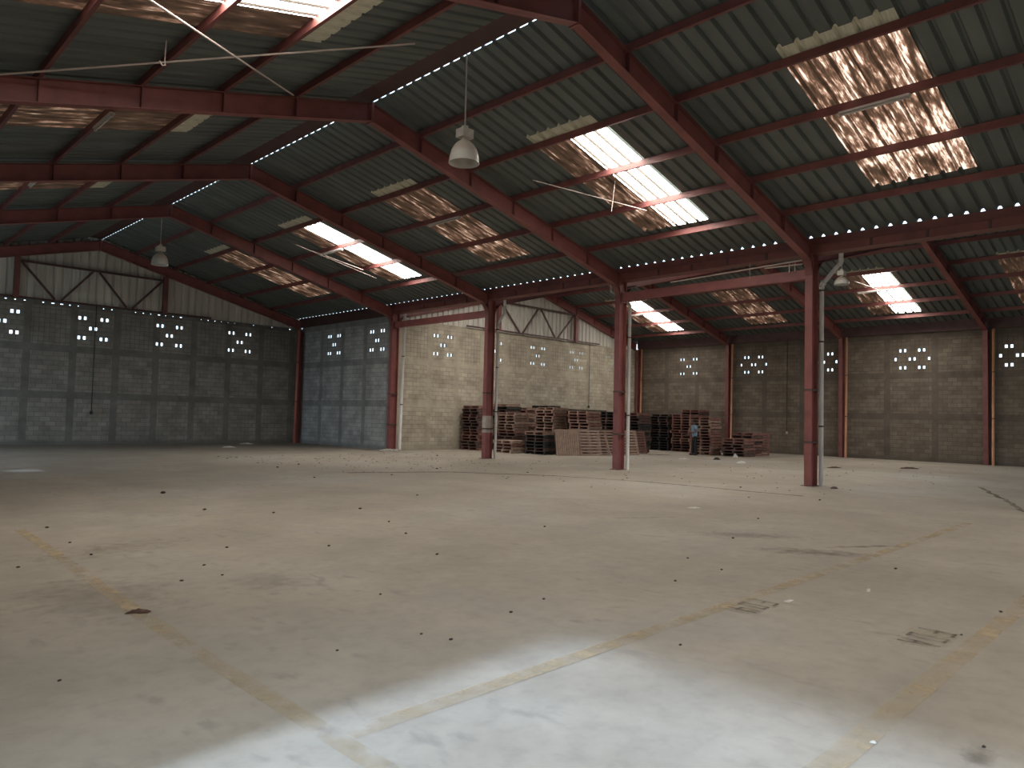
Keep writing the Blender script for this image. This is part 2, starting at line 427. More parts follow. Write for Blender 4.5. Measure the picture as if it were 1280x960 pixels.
OA, OB = 3.46, 7.95
roof(R1, 1, Z1, .16, 9.87, yA, yB_, [
    (OA, OB, -31*P3, -28*P3, 'clear', 'added unseen white skylight to light the near floor, above the camera side'),  # unseen glowing sheet added to light the near floor
    (OA, OB, -13*P3, -10*P3, 'dirtyA', 'rust-streaked skylight at upper right, half nearer the edge of the photo'),
    (OA, OB, -10*P3, -7*P3, 'dirtyA', 'rust-streaked skylight at upper right, half nearer the large sloping red rafter'),
    (OA, OB, 2., 3., 'clear', 'glaring white skylight strip right of the hanging lamp, between two red rafters'),
    (OA, OB, 3., 4., 'dirtyB', 'dark dirt-crusted skylight strip alongside the glaring white strip right of the lamp'),
    (OA, OB, 26*P3, 29*P3, 'dirtyB', 'brown streaked skylight just below the hanging lamp, its right-hand half'),
    (OA, OB, 29*P3, 32*P3, 'dirtyB', 'brown streaked skylight just below the hanging lamp, its left-hand half'),
    (OA, OB, 44*P3, 47*P3, 'clear', 'glaring white skylight strip in the bay beyond the third rafter, left of centre'),
    (OA, OB, 47*P3, 50*P3, 'dirtyB', 'dirt-crusted skylight strip on the far side of the left-of-centre white strip'),
    (OA, OB, 64*P3, 67*P3, 'dirtyB', 'brown streaked skylight in the last bay before the gable, its right-hand half'),
    (OA, OB, 67*P3, 70*P3, 'dirtyB', 'brown streaked skylight in the last bay before the gable, its left-hand half'),
], 'right')
roof(R1, -1, Z1, .46, 10.1, yA, yB_, [
    (OA, OB, -31*P3, -28*P3, 'clear', 'added unseen white skylight on the left slope to light the near floor'),  # left-slope twin, also unseen and added for floor light
    (OA, OB, -13*P3, -10*P3, 'dirtyA', 'rust-streaked skylight on the left slope above the doorway, nearer strip'),
    (OA, OB, -10*P3, -7*P3, 'dirtyA', 'rust-streaked skylight on the left slope above the doorway, farther strip'),
    (OA, OB, 5*P3, 8*P3, 'clear', 'glaring white skylight cut by the top edge of the photo at upper left'),
    (OA, OB, 8*P3, 11*P3, 'dirtyC', 'mouldy brown skylight strip beside the white skylight at the top left edge'),
    (OA, OB, 24*P3, 27*P3, 'dirtyC', 'mouldy dark skylight behind the nearest left-hand red rafter, nearer strip'),
    (OA, OB, 27*P3, 30*P3, 'dirtyC', 'mouldy dark skylight behind the nearest left-hand red rafter, farther strip'),
    (OA, OB, 44*P3, 47*P3, 'dirtyC', 'dirty skylight behind the second left-hand rafter, nearer strip'),
    (OA, OB, 47*P3, 50*P3, 'dirtyC', 'dirty skylight behind the second left-hand rafter, farther strip'),
    (OA, OB, 64*P3, 67*P3, 'dirtyC', 'dirty skylight behind the third left-hand rafter, next to the gable wall'),
], 'left')
OC, OD = 3.64, 7.95
roof(R2, 1, Z2, .12, 9.75, yA, 59*P3, [
    (OC, OD, -8*P3, -5*P3, 'dirtyC', 'dim dirty skylight at the right edge of the photo in the right nave'),
    (OC, OD, 7*P3, 10*P3, 'clear', 'glaring white skylight right of the dome lamp in the right nave'),
    (OC, OD, 10*P3, 13*P3, 'dirtyC', 'dark dirty skylight strip between the dome lamp and the white skylight of the right nave'),
    (OC, OD, 26*P3, 29*P3, 'dirtyB', 'brown streaked skylight seen under the red tie beam, its right-hand half'),
    (OC, OD, 29*P3, 32*P3, 'dirtyB', 'brown streaked skylight seen under the red tie beam, its left-hand half'),
    (OC, OD, 45*P3, 48*P3, 'clear', 'glaring white skylight just right of the second column above the pallets'),
    (OC, OD, 48*P3, 51*P3, 'dirtyB', 'dirt-crusted strip behind the white skylight above the pallets'),
], 'right')
roof(R2, -1, Z2, .12, 9.38, yA, 59*P3, [
    (OC, OD, 7*P3, 10*P3, 'clear', 'white skylight on the hidden left slope of the right nave, nearer one'),
    (OC, OD, 45*P3, 48*P3, 'clear', 'added white skylight on the unseen left slope of the right nave, lighting the gable'),  # unseen glowing sheet added to light the right gable wall
], 'left')
# ridge plates
mb = MB(); mb.box(-10.58, -9.938, yA, yB_, 9.18, 9.20)
o = mb.build('ridge_plate', M['darksteel']); tag(o, 'dark red ridge plate along the peak of the left nave roof', 'ridge plate')
m2 = MB(); m2.box(-10.72, -9.90, yA, yB_, 9.27, 9.28); m2.build('ridge_cap', M['sheet'], parent=o)
for yy in range(-6, 27, 3):
    m2 = MB(); m2.box(-10.5, -10.0, yy-.03, yy+.03, 9.20, 9.27); m2.build('cap_bracket', M['darksteel'], parent=o)
mb = MB(); mb.box(R2-.3, R2+.3, yA, 59*P3, Z2-.13, Z2-.10)
o = mb.build('ridge_plate', M['darksteel']); tag(o, 'dark ridge plate along the peak of the right nave roof', 'ridge plate')

# gable sheeting
def gable(name, y, x0, x1, zf, z0):
    mb = MB(); k = math.floor(x0/P3)
    pts = []
    while k*P3 < x1:
        for px, h in PROF[:-1]:
            x = k*P3+px
            if x0 <= x <= x1: pts.append((x, h))
        k += 1
    pts = [(x0,0.)] + pts + [(x1,0.)]
    for (a, h), (b, g) in zip(pts[:-1], pts[1:]):
        if b-a < 1e-5: continue
        mb.quad((a,y+h,z0), (b,y+g,z0), (b,y+g,zf(b)), (a,y+h,zf(a)))
    return tag(mb.build(name, M['siding']), kind='structure')
gable('wall_gable_left', YE+.06, XL, 0.02, lambda x: z1(x)+.03, 6.1)
gable('wall_gable_right', 19.36, .02, XR, lambda x: z2(x)+.03, 6.08)
gable('wall_gable_front', YB-.1, XL, XR, lambda x: (z1(x) if x < 0 else z2(x))+.03, 6.1)

# ------------------------------------------------------------------ steel frame
def i_section_post(mb, x, y, z0, z1_, d, w, tf=.016, tw=.012):
    mb.box(x-d/2, x-d/2+tf, y-w/2, y+w/2, z0, z1_)
    mb.box(x+d/2-tf, x+d/2, y-w/2, y+w/2, z0, z1_)
    mb.box(x-d/2+tf, x+d/2-tf, y-tw/2, y+tw/2, z0, z1_)
def haunch(x, y, sg, soffit, w=.2, reach=.62, drop=.55, tw=.012):
    """curved bracket between post and rafter: web plate with a curved lower flange"""
    mb = MB(); pts = []
    for i in range(9):
        t = i/8*math.pi/2
        px = x + sg*(.19 + reach*(1-math.cos(t))); pz = soffit(x+sg*(.19+reach)) - drop*(1-math.sin(t)) 
        pts.append((px, pz))
    for (ax, az), (bx, bz) in zip(pts[:-1], pts[1:]):
        mb.quad((ax,y-w/2,az),(bx,y-w/2,bz),(bx,y+w/2,bz),(ax,y+w/2,az))
        mb.quad((ax,y-w/2,az+.016),(bx,y-w/2,bz+.016),(bx,y+w/2,bz+.016),(ax,y+w/2,az+.016))
        for s in (-tw/2, tw/2):
            mb.quad((ax,y+s,az),(bx,y+s,bz),(bx,y+s,soffit(bx)+.06),(ax,y+s,soffit(ax)+.06))
    return mb
s1 = lambda x: 8.62 - PITCH*abs(x-R1)
s2 = lambda x: 8.49 - PITCH*abs(x-R2)
col_labels = ['nearest red steel column, right of centre, with a white downpipe',
              'second red column from the right in the central row, beside the leaning pallets',
              'red steel column with a white painted band, in front of the pallet stacks',
              'farthest red column of the central row, where the dim wall meets the bright wall']
for y, lab in zip(FR, col_labels):
    r = empty('steel_column', (0, y, 0), lab, 'column', 'central row of red columns')
    mb = MB(); i_section_post(mb, 0, y, .012, 6.25, .38, .20); mb.build('shaft', M['redlight'], r)
    mb = MB(); mb.box(-.24, .24, y-.17, y+.17, 0, .014); mb.build('base_plate', M['darksteel'], r)
    for sg, so in ((-1, s1), (1, s2)): haunch(0, y, sg, so).build('haunch', M['red'], r)
    mb = MB()
    for k in range(2):
        zz = (2.55, 1.15)[k]; mb.box(-.205, .205, y-.106, y+.106, zz, zz+.05)
    mb.build('splice_strap', M['strap'], r)
    if y == 12.8:
        mb = MB(); i_section_post(mb, 0, y, 1.02, 1.68, .386, .206, .02, .018); mb.build('paint_band', M['whiteband'], r)['label'] = 'white painted band on the red column'
    if y == 0.:
        mb = MB(); mb.bar((-.205,-.02,0.02), (-.205,.0,.95), .20, .012, up=(1,0,0)); mb.build('foot_plate', M['redlight'], r)['label'] = 'lighter red plate welded on the column foot'

wl = ['red column on the right wall at the right edge, with an orange pipe', 'red column on the right wall just right of the nearest central column',
      'red column on the right wall behind the low pallet stack', 'red column in the far corner of the right nave, partly behind the pallets']
for y, lab in zip((0., 6.4, 12.8, 19.1), wl):
    r = empty('wall_column', (XR-.19, y, 0), lab, 'column', 'columns against the right wall')
    mb = MB(); i_section_post(mb, XR-.17, y, .012, 6.15, .30, .20); mb.build('shaft', M['red'], r)
    mb = MB(); mb.box(XR-.36, XR-.0, y-.14, y+.14, 0, .014); mb.build('base_plate', M['darksteel'], r)
r = empty('wall_column', (-.1, YE-.2, 0), 'dark red column in the far corner of the left nave', 'column')
mb = MB(); i_section_post(mb, -.2, YE-.16, .012, 6.0, .26, .20); mb.build('shaft', M['red'], r)
mb = MB(); mb.box(-.36, -.02, YE-.29, YE-.02, 0, .014); mb.build('base_plate', M['darksteel'], r)

def rafter(ridge, sg, so, o0, o1, y, label, group, offs):
    mb = MB(); up = Vector((PITCH*sg, 0, 1)).normalized()
    def P(o, h): x = ridge+sg*o; return Vector((x, y, so(x)+h))
    r = empty('rafter', P((o0+o1)/2, 0), label, 'rafter', group)
    mb.bar(P(o0,.22), P(o1,.22), .012, .43); mb.build('web', M['redlight'], r)
    for h, nm in ((.008,'flange'), (.436,'flange')):
        m = MB(); m.bar(P(o0,h), P(o1,h), .20, .016); m.build(nm, M['redlight'] if h < .1 else M['red'], r)
    for o in offs:
        m = MB(); m.box(ridge+sg*o-.008, ridge+sg*o+.008, y-.095, y+.095, P(o,0).z+.02, P(o,0).z+.42); m.build('stiffener', M['red'], r)
    if sg == 1:
        m = MB(); m.box(ridge-.03, ridge+.03, y-.11, y+.11, so(ridge)-.03, so(ridge)+.45); m.build('apex_plate', M['redlight'], r)
PR = (1.5, 3.2, 4.85, 6.52, 8.2); PL = (1.95, 3.55, 5.1, 6.75, 8.4)
names = ['nearest', 'second', 'third', 'fourth']
for y, nm in zip(FR, names):
    rafter(R1, 1, s1, .03, 9.86, y, f'{nm} red rafter sloping right from the main ridge to a central column', 'rafters right of the main ridge', PR)
    rafter(R1, -1, s1, .03, 9.95, y, f'{nm} red rafter sloping left from the main ridge', 'rafters left of the main ridge', PL)
    rafter(R2, 1, s2, .03, 9.2, y, f'{nm} rafter of the right nave, sloping down to the right wall', 'rafters of the right nave', PR)
    rafter(R2, -1, s2, .03, 9.35, y, f'{nm} rafter of the right nave, rising from a central column to its ridge', 'rafters of the right nave', ())
rafter(R1, 1, s1, .03, 9.86, YE-.16, 'red gable rafter right of the peak of the far left gable', 'gable rafters', ())
rafter(R1, -1, s1, .03, 9.95, YE-.16, 'red gable rafter left of the peak of the far left gable', 'gable rafters', ())

def purlin(x, z, y0, y1, label, group):
    mb = MB()   # channel: web and two lips
    mb.box(x-.03, x-.022, y0, y1, z-.172, z-.012); mb.box(x-.022, x+.035, y0, y1, z-.172, z-.164); mb.box(x-.022, x+.035, y0, y1, z-.020, z-.012)
    mb.box(x+.027, x+.035, y0, y1, z-.164, z-.15)
    tag(mb.build('roof_purlin', M['red']), label, 'purlin', group)
od = ['first', 'second', 'third', 'fourth', 'fifth']
for i, o in enumerate(PR):
    purlin(R1+o, z1(R1+o), YB, YE, f'{od[i]} purlin down from the main ridge on its right slope', 'purlins of the main right slope')
for i, o in enumerate(PL):
    purlin(R1-o, z1(R1-o), YB, YE, f'{od[i]} purlin down from the main ridge on its left slope', 'purlins of the main left slope')
for i, o in enumerate(PR):
    purlin(R2+o, z2(R2+o), YB, 19.2, f'{od[i]} purlin down from the ridge of the right nave', 'purlins of the right nave')

# valley gutter beam, ties, eave beam
mb = MB(); mb.box(-.20, .22, YB, 19.25, 6.25, 6.27); mb.box(-.20, -.17, YB, 19.25, 6.27, 6.674); mb.box(.19, .22, YB, 19.25, 6.27, 6.60); mb.box(-.26, -.20, YB, 19.25, 6.45, 6.47)
o = tag(mb.build('gutter_beam', M['red']), 'long dark red gutter beam over the central columns', 'gutter beam')
for yy in (-5.5,-4.2,-2.9,-1.6,1.2,2.4,3.6,4.8,7.6,8.8,10,11.2,14,15.4,16.8):
    m2 = MB(); m2.box(-.225, -.20, yy-.03, yy+.03, 6.25, 6.45); m2.build('bracket', M['darksteel'], o)
mb = MB(); mb.box(-.18, .1, 19.26, YE, 6.2, 6.671)
tag(mb.build('gutter_beam', M['darksteel']), 'dark beam on top of the dim bluish wall section', 'gutter beam')
for a, b, lab in ((0., 6.4, 'red tie beam between the two nearest central columns'), (12.8, 19.2, 'red tie beam between the two farthest central columns')):
    r = empty('tie_beam', (0, (a+b)/2, 5.6), lab, 'tie beam', 'tie beams between central columns')
    mb = MB(); mb.box(-.09, -.06, a+.10, b-.10, 5.60, 5.87); mb.box(-.06, .06, a+.10, b-.10, 5.60, 5.615); mb.box(-.06, .06, a+.10, b-.10, 5.855, 5.87); mb.build('channel', M['redlight'], r)
    for yy in (a+.10, b-.12):
        mb = MB(); mb.box(-.11, .11, yy, yy+.02, 5.54, 5.92); mb.build('end_plate', M['red'], r)
mb = MB(); mb.box(XR-.16, XR+.02, 5.3, 19.2, 6.2, 6.664); mb.box(XR-.16, XR+.02, YB, 5.3, 6.2, 6.72); mb.box(XR-.13, XR+.02, 5.3, 8.2, 6.664, 6.70); mb.box(XR-.13, XR+.02, 13.9, 15.1, 6.664, 6.70)
tag(mb.build('eave_beam', M['darksteel']), 'dark eave beam along the top of the right block wall', 'eave beam')

# gable trusses (bracing frames in front of the sheeting)
def truss(y, xc, label, mid):
    r = empty('gable_truss', (xc, y, 6.1), label, 'truss', 'bracing trusses on the gables')
    a, b = xc-mid, xc+mid
    so = s1 if xc < 0 else s2
    for x in (a, b):
        mb = MB(); mb.box(x-.1, x+.1, y-.1, y+.08, 6.1, so(x)-.03); mb.build('post', M['red'], r)
    zt = 7.68
    mb = MB(); mb.bar((a,y,zt),(b,y,zt), .08, .09); mb.build('top_chord', M['darksteel'], r)
    mb = MB(); mb.bar((a-2.2,y,6.16),(b+2.2,y,6.16), .08, .07); mb.build('bottom_chord', M['darksteel'], r)
    q = [a+.15, xc-1.42, xc, xc+1.42, b-.15]
    for i in range(4):
        up0, up1 = (zt-.04, 6.2) if i % 2 == 0 else (6.2, zt-.04)
        x0 = q[i] + (.12 if i in (1,2) else (.12 if i == 3 else 0)); x1 = q[i+1] - (.12 if i in (0,1,2) else 0)
        mb = MB(); mb.bar((x0,y,up0),(x1,y,up1), .06, .085); mb.build('diagonal', M['darksteel'], r)
truss(YE-.12, -10.15, 'dark W-shaped steel truss below the far left gable peak', 2.95)
truss(19.14, 9.63, 'brown W-shaped steel truss on the pale gable above the pallets', 3.1)

# ------------------------------------------------------------------ pipes
def pipe(pts, r, mat, straps, label, group, strapw=.012):
    base = pts[0]
    o = empty('downpipe', base, label, 'downpipe', group)
    mb = MB(); mb.tube(pts[:2], r, 14); mb.build('pipe', mat, o)
    if len(pts) > 2:
        mb = MB(); a, b = Vector(pts[1]), Vector(pts[2])
        mb.tube(pts[1:3], r*.98, 14); mb.build('slanted_run', mat, o)
        if len(pts) > 3:
            mb = MB(); mb.tube(pts[2:4], r, 14); mb.build('upper_pipe', mat, o)
        for p, q, e in ((pts[0], pts[1], pts[2]),) + (((pts[1], pts[2], pts[3]),) if len(pts) > 3 else ()):
            q = Vector(q); d0 = (q-Vector(p)).normalized(); d1 = (Vector(e)-q).normalized()
            mb = MB(); mb.tube([q-d0*.10, q-d0*.02, q+d1*.02, q+d1*.10], r*1.16, 14); mb.build('elbow', mat, o)
    for z in straps:
        t = (z-pts[0][2])/(pts[1][2]-pts[0][2]); p = Vector(pts[0]).lerp(Vector(pts[1]), t)
        mb = MB(); mb.tube([p-Vector((0,0,.02)), p+Vector((0,0,.02))], r*1.14, 14); mb.build('clamp', M['strap'], o)
G1 = 'white downpipes on the central columns'
pipe([(.26,-.17,0),(.26,-.17,5.45),(.26,-.68,6.02),(.26,-.68,6.26)], .06, M['pvc'], (1.6,3.9,5.3), 'white downpipe with a slanted top on the nearest column', G1)
pipe([(.26,6.22,0),(.26,6.22,5.5),(.26,7.0,6.05),(.26,7.0,6.26)], .055, M['pvc'], (1.8,4.4), 'white downpipe on the second central column from the right', G1)
pipe([(.26,12.6,0),(.26,12.6,5.35),(.26,12.25,5.75),(.26,12.25,6.26)], .055, M['pvc'], (1.85,3.6,5.1), 'white downpipe on the column with the white band', G1)
pipe([(.24,18.88,0),(.26,18.8,6.26)], .065, M['pvc'], (2.1,4.3), 'white downpipe on the farthest central column', G1)
G2 = 'orange downpipes on the right wall'
for y, lab in ((-.28,'orange downpipe on the right wall at the right edge of the photo'), (6.14,'orange downpipe on the right wall just right of the nearest column'),
               (12.52,'orange downpipe rising behind the low pallet stack'), (18.8,'orange downpipe in the far corner above the pallets')):
    pipe([(XR-.30,y,0),(XR-.30,y-.05,6.15)], .058, M['orangepvc'], (2.1,4.2), lab, G2)
pipe([(-.45,YE-.40,0),(-.40,YE-.42,6.0)], .075, M['pinkpvc'], (2.2,4.3), 'faded red pipe in the far corner of the left nave', 'corner pipe')

# ------------------------------------------------------------------ lamps
def pendant(x, y, ztop, zbox, zrim, rad, label):
    r = empty('pendant_lamp', (x, y, zrim), label, 'lamp', 'hanging industrial lamps')
    mb = MB(); mb.tube([(x,y,ztop),(x,y,zbox+.1)], .016, 8); mb.build('rod', M['rod'], r)
    mb = MB(); mb.box(x-.14, x+.14, y-.12, y+.12, zbox-.10, zbox+.08); mb.box(x-.05, x+.05, y-.05, y+.05, zbox+.10, zbox+.16)
    mb.box(x+.06, x+.17, y-.08, y+.02, zbox-.09, zbox+.06); mb.build('ballast_box', M['lampbox'], r)
    zt = zbox-.13; H = zt-zrim
    shape = lambda q: (rad*(1-(1-q)**2.1)**.55, zt - H*q)
    prof = [(.05, zt+.04), (.06, zt)]
    up = [shape(q) for q in (.03,.07,.13,.2,.28,.36,.44,.52,.58)]
    mb = MB(); mb.lathe(x, y, prof+up); mb.lathe(x, y, [(a*.97, b-.006) for a, b in up][::-1]); mb.build('shade', M['lampbeige'], r)
    a0, b0 = up[-1]
    sk = [(a0, b0), shape(.75), (rad, zrim+.02), (rad*1.02, zrim), (rad*.97, zrim), (shape(.75)[0]*.97, shape(.75)[1]), (a0*.97, b0)]
    mb = MB(); mb.lathe(x, y, sk); mb.build('skirt', M['lampglass'], r)['label'] = 'frosted lower skirt of the lamp shade'
    mb = MB(); mb.lathe(x, y, [(.05, zt-.02), (.06, zt-.1), (.055, zt-.25), (.02, zt-.3), (.001, zt-.3)], 14); mb.build('bulb', M['lampglass'], r)
pendant(-9.93, 3.05, 9.18, 7.50, 6.87, .315, 'large bell-shaped lamp hanging nearest, upper centre of the hall')
pendant(-9.93, 20.42, 9.18, 7.66, 7.04, .30, 'small far bell-shaped lamp hanging before the left gable')
pendant(R2, 2.86, Z2-.14, 7.63, 7.17, .285, 'dome lamp hanging beside the nearest column in the right nave')

def tube_light(x, y0, y1, z, label):
    r = empty('tube_light', (x, (y0+y1)/2, z), label, 'light', 'fluorescent battens under the purlins')
    mb = MB(); mb.box(x-.05, x+.05, y0, y1, z+.03, z+.07); mb.build('batten', M['tube'], r)
    mb = MB(); mb.tube([(x,y0+.03,z+.005),(x,y1-.03,z+.005)], .019, 10); mb.build('tube', M['tube'], r)
    for yy in (y0, y1-.03):
        mb = MB(); mb.box(x-.03, x+.03, yy, yy+.03, z-.02, z+.04); mb.build('holder', M['lampbox'], r)
xq = R1+4.85
tube_light(xq, -4.0, -2.72, z1(xq)-.245, 'white fluorescent batten across the rust-streaked skylight at upper right')
tube_light(xq, 8.7, 10.2, z1(xq)-.245, 'white fluorescent batten across the brown skylight below the hanging lamp')
tube_light(xq, 15.4, 16.9, z1(xq)-.245, 'white fluorescent batten over the left-of-centre white skylight')
xq = R1-5.1
tube_light(xq, 14.0, 15.3, z1(xq)-.245, 'white fluorescent batten behind the second left-hand rafter')
tube_light(xq, 8.1, 9.3, z1(xq)-.245, 'dim fluorescent batten behind the nearest left-hand rafter')
xq = R2+4.85
tube_light(xq, 2.6, 4.0, z2(xq)-.245, 'fluorescent batten across the white skylight of the right nave')
tube_light(xq, 15.2, 16.6, z2(xq)-.245, 'fluorescent batten across the white skylight above the pallets')

# ------------------------------------------------------------------ cables
def cable(pts, r, mat, label, group, sag=0., n=12):
    out = []
    for a, b in zip(pts[:-1], pts[1:]):
        a, b = Vector(a), Vector(b)
        for i in range(n):
            t = i/n; p = a.lerp(b, t); p.z -= sag*4*t*(1-t); out.append(p)
    out.append(Vector(pts[-1]))
    mb = MB(); mb.tube(out, r, 6); return tag(mb.build('cable', mat), label, 'cable', group)
CG = 'pale cables strung under the roof'
cable([(-17.9,6.25,6.98),(-17.4,6.1,7.08),(-11.6,2.6,8.60)], .017, M['cable'], 'long pale cable running from the left rafter up to the ridge', CG, .0)
cable([(-12.2,6.1,8.47),(-16.37,2.0,7.1),(-17.2,1.2,6.85)], .017, M['cable'], 'pale cable crossing the long one and ending on the nearest left rafter', CG)
o = cable([(-15.38,4.45,7.95),(-15.40,4.45,7.48),(-15.40,4.40,7.40),(-15.46,4.38,7.37),(-15.50,4.38,7.43)], .012, M['cable'], 'short pale wire with a hooked end hanging at upper left', CG, n=3)
cable([(-6.01,4.83,7.88),(-3.62,2.91,7.24)], .013, M['cable'], 'pale cable slanting below the white skylight right of the lamp', CG)
cable([(-4.95,2.95,7.72),(-4.95,3.05,6.95)], .008, M['cable'], 'thin wire dangling in front of the white skylight right of the lamp', CG, n=3)
cable([(-6.32,16.83,7.94),(-3.07,16.29,7.10)], .014, M['cable'], 'pale cable slanting below the left-of-centre white skylight', CG)
cable([(-5.6,16.9,7.85),(-4.2,15.5,7.15)], .012, M['cable'], 'short pale cable crossing under the left-of-centre white skylight', CG)
cable([(-.12,4.4,6.0),(-.12,.18,6.13)], .022, M['cable'], 'pale cable over the nearest red tie beam, upper of two', CG)
cable([(-.12,1.3,6.04),(-.12,.20,6.02)], .02, M['cable'], 'short pale cable beside the nearest column, lower of two', CG)
for y, lab in ((.42,'short white wire hanging on the tie beam nearest the column'), (.58,'short white wire hanging second nearest the column on the tie beam'), (1.75,'thin white wire hanging from the gutter to the tie beam')):
    cable([(-.105,y,6.08 if y < 1 else 6.25),(-.105,y,5.80)], .013 if y < 1 else .007, M['cable'], lab, CG, n=2)
cable([(13.0,3.6,7.9),(15.2,2.3,7.3)], .014, M['cable'], 'pale cable slanting below the white skylight of the right nave', CG)
def drop(x, y, z0, z1_, label):
    r = empty('hanging_cable', (x, y, z0), label, 'cable', 'dark cables hanging down the block walls')
    mb = MB(); mb.tube([(x,y,z1_),(x,y,(z0+z1_)/2),(x,y,z0+.12)], .018, 8); mb.build('cable', M['black'], r)
    mb = MB(); mb.box(x-.05, x+.05, y-.04, y+.04, z0, z0+.14); mb.build('plug', M['lampbox'] if x > 15 else M['black'], r)
drop(-10.08, YE-.12, 1.33, 6.12, 'black cable hanging down the far left gable wall')
drop(14.1, 19.18, 2.3, 6.1, 'black cable hanging down the pale wall above the pallets')
drop(XR-.08, 9.33, 1.10, 6.2, 'black cable with a pale plug hanging down the right wall')

# ------------------------------------------------------------------ pallets
def pallet_mesh(mat, seed):
    rr = random.Random(seed); mb = MB()
    for k in range(7):
        x = .05 + k*.15; j = rr.uniform(-.012, .012)
        if seed and rr.random() < .06: continue
        mb.box(x-.05, x+.05, -.6+j, .6+j, .121, .143)
    for y in (-.55, 0., .55): mb.box(0., 1., y-.045, y+.045, .022, .121)
    for x in (.06, .5, .94): mb.box(x-.055, x+.055, -.6, .6, 0., .022)
    o = mb.build('wooden_pallet', mat, origin=(.5, 0., 0.))
    return o
protos = {}
for key, mat, seeds in (('red', 'woodred', (1,2,3)), ('dark', 'wooddark', (4,5,6)), ('black', 'woodblack', (0,8)), ('brown', 'board', (9,10)), ('pale', 'woodpale', (11,12))):
    protos[key] = [pallet_mesh(M[mat], s) for s in seeds]
used = set()
ORDW = ['topmost','second','third','fourth','fifth','sixth','seventh','eighth','ninth','tenth','eleventh','twelfth','thirteenth','fourteenth','fifteenth','sixteenth','seventeenth']
def stack(x, y, n, keys, where, seed, jit=.06, rot=0., top=None):
    rr = random.Random(seed); z = 0.
    for k in range(n):
        key = keys[rr.randrange(len(keys))]
        if top and k >= n-len(top): key = top[k-(n-len(top))]
        pr = rr.choice(protos[key])
        if pr.name in used:
            o = pr.copy(); COL.objects.link(o)
        else:
            o = pr; used.add(pr.name)
        o.location = (x+.5+rr.uniform(-jit,jit), y+.6+rr.uniform(-jit,jit), z); o.rotation_euler = (0, 0, rot+rr.uniform(-.045,.045) + (math.pi if rr.random() < .5 else 0))
        i = n-1-k; col = {'red':'reddish','dark':'dark brown','black':'blackish','brown':'light brown','pale':'pale'}[key]
        tag(o, f'{ORDW[i]} {col} pallet of {where}' if i == 0 else f'{col} pallet, {ORDW[i]} from top in {where}', 'pallet', 'pallets of '+where)
        z += .1445
W = stack
W(4.12, 17.9, 15, ('red','dark','dark'), 'the leftmost tall stack left of the banded column', 21, top=('red',))
W(6.10, 17.95, 16, ('red','dark','brown'), 'the rear stack just right of the banded column', 22, top=('black','brown'))
W(7.55, 17.95, 15, ('red','brown','dark'), 'the second rear stack past the banded column', 23, top=('brown',))
W(9.20, 17.95, 16, ('red','brown','red'), 'the third rear stack past the banded column', 24, top=('black',))
W(11.1, 17.95, 15, ('dark','black'), 'the fourth rear stack past the banded column', 25)
W(13.3, 17.95, 15, ('dark','black'), 'the rear stack behind the second column', 26)
W(15.6, 17.95, 14, ('dark','dark','black'), 'the rear stack in the far corner', 27, top=('brown',))
W(5.20, 16.45, 13, ('red','brown','dark','brown'), 'the middle stack right of the banded column', 28)
W(6.54, 15.15, 15, ('red','brown','red','dark'), 'the reddish stack rising behind the low black stack', 29, top=('red','brown','brown'))
W(6.80, 13.25, 14, ('red','brown','red'), 'the reddish stack behind the leaning boards', 30, top=('brown',))
W(8.75, 13.15, 14, ('dark','black','dark'), 'the dark stack just left of the second column', 31)
W(11.2, 13.5, 14, ('dark','black'), 'the dark stack just right of the second column', 32, top=('red',))
W(3.77, 15.2, 4, ('pale','brown','pale'), 'the low pale stack beside the banded column', 33, top=('red','pale'))
W(4.44, 13.78, 7, ('black','dark','black'), 'the low black stack left of the leaning pallets', 34, top=('brown',))
W(13.45, 15.3, 14, ('black','dark'), 'the shaded dark stack left of the person', 35, top=('brown',))
W(14.95, 14.2, 14, ('black','black','dark'), 'the blackest stack left of the person', 36, top=('dark',))
W(14.85, 12.75, 14, ('red','red','dark','brown'), 'the reddish stack next to the person', 37)
W(16.4, 13.1, 16, ('dark','red'), 'the tall stack farther back by the person', 38)
W(12.95, 10.45, 13, ('red','red','brown'), 'the stack directly behind the person', 39, top=('brown','red'))
W(13.08, 8.72, 6, ('red','dark','dark'), 'the rightmost low front stack', 40)
W(14.25, 8.85, 8, ('dark','red'), 'the rightmost low rear stack', 41)
for key in protos:
    for o in protos[key]:
        if o.name not in used: bpy.data.objects.remove(o)

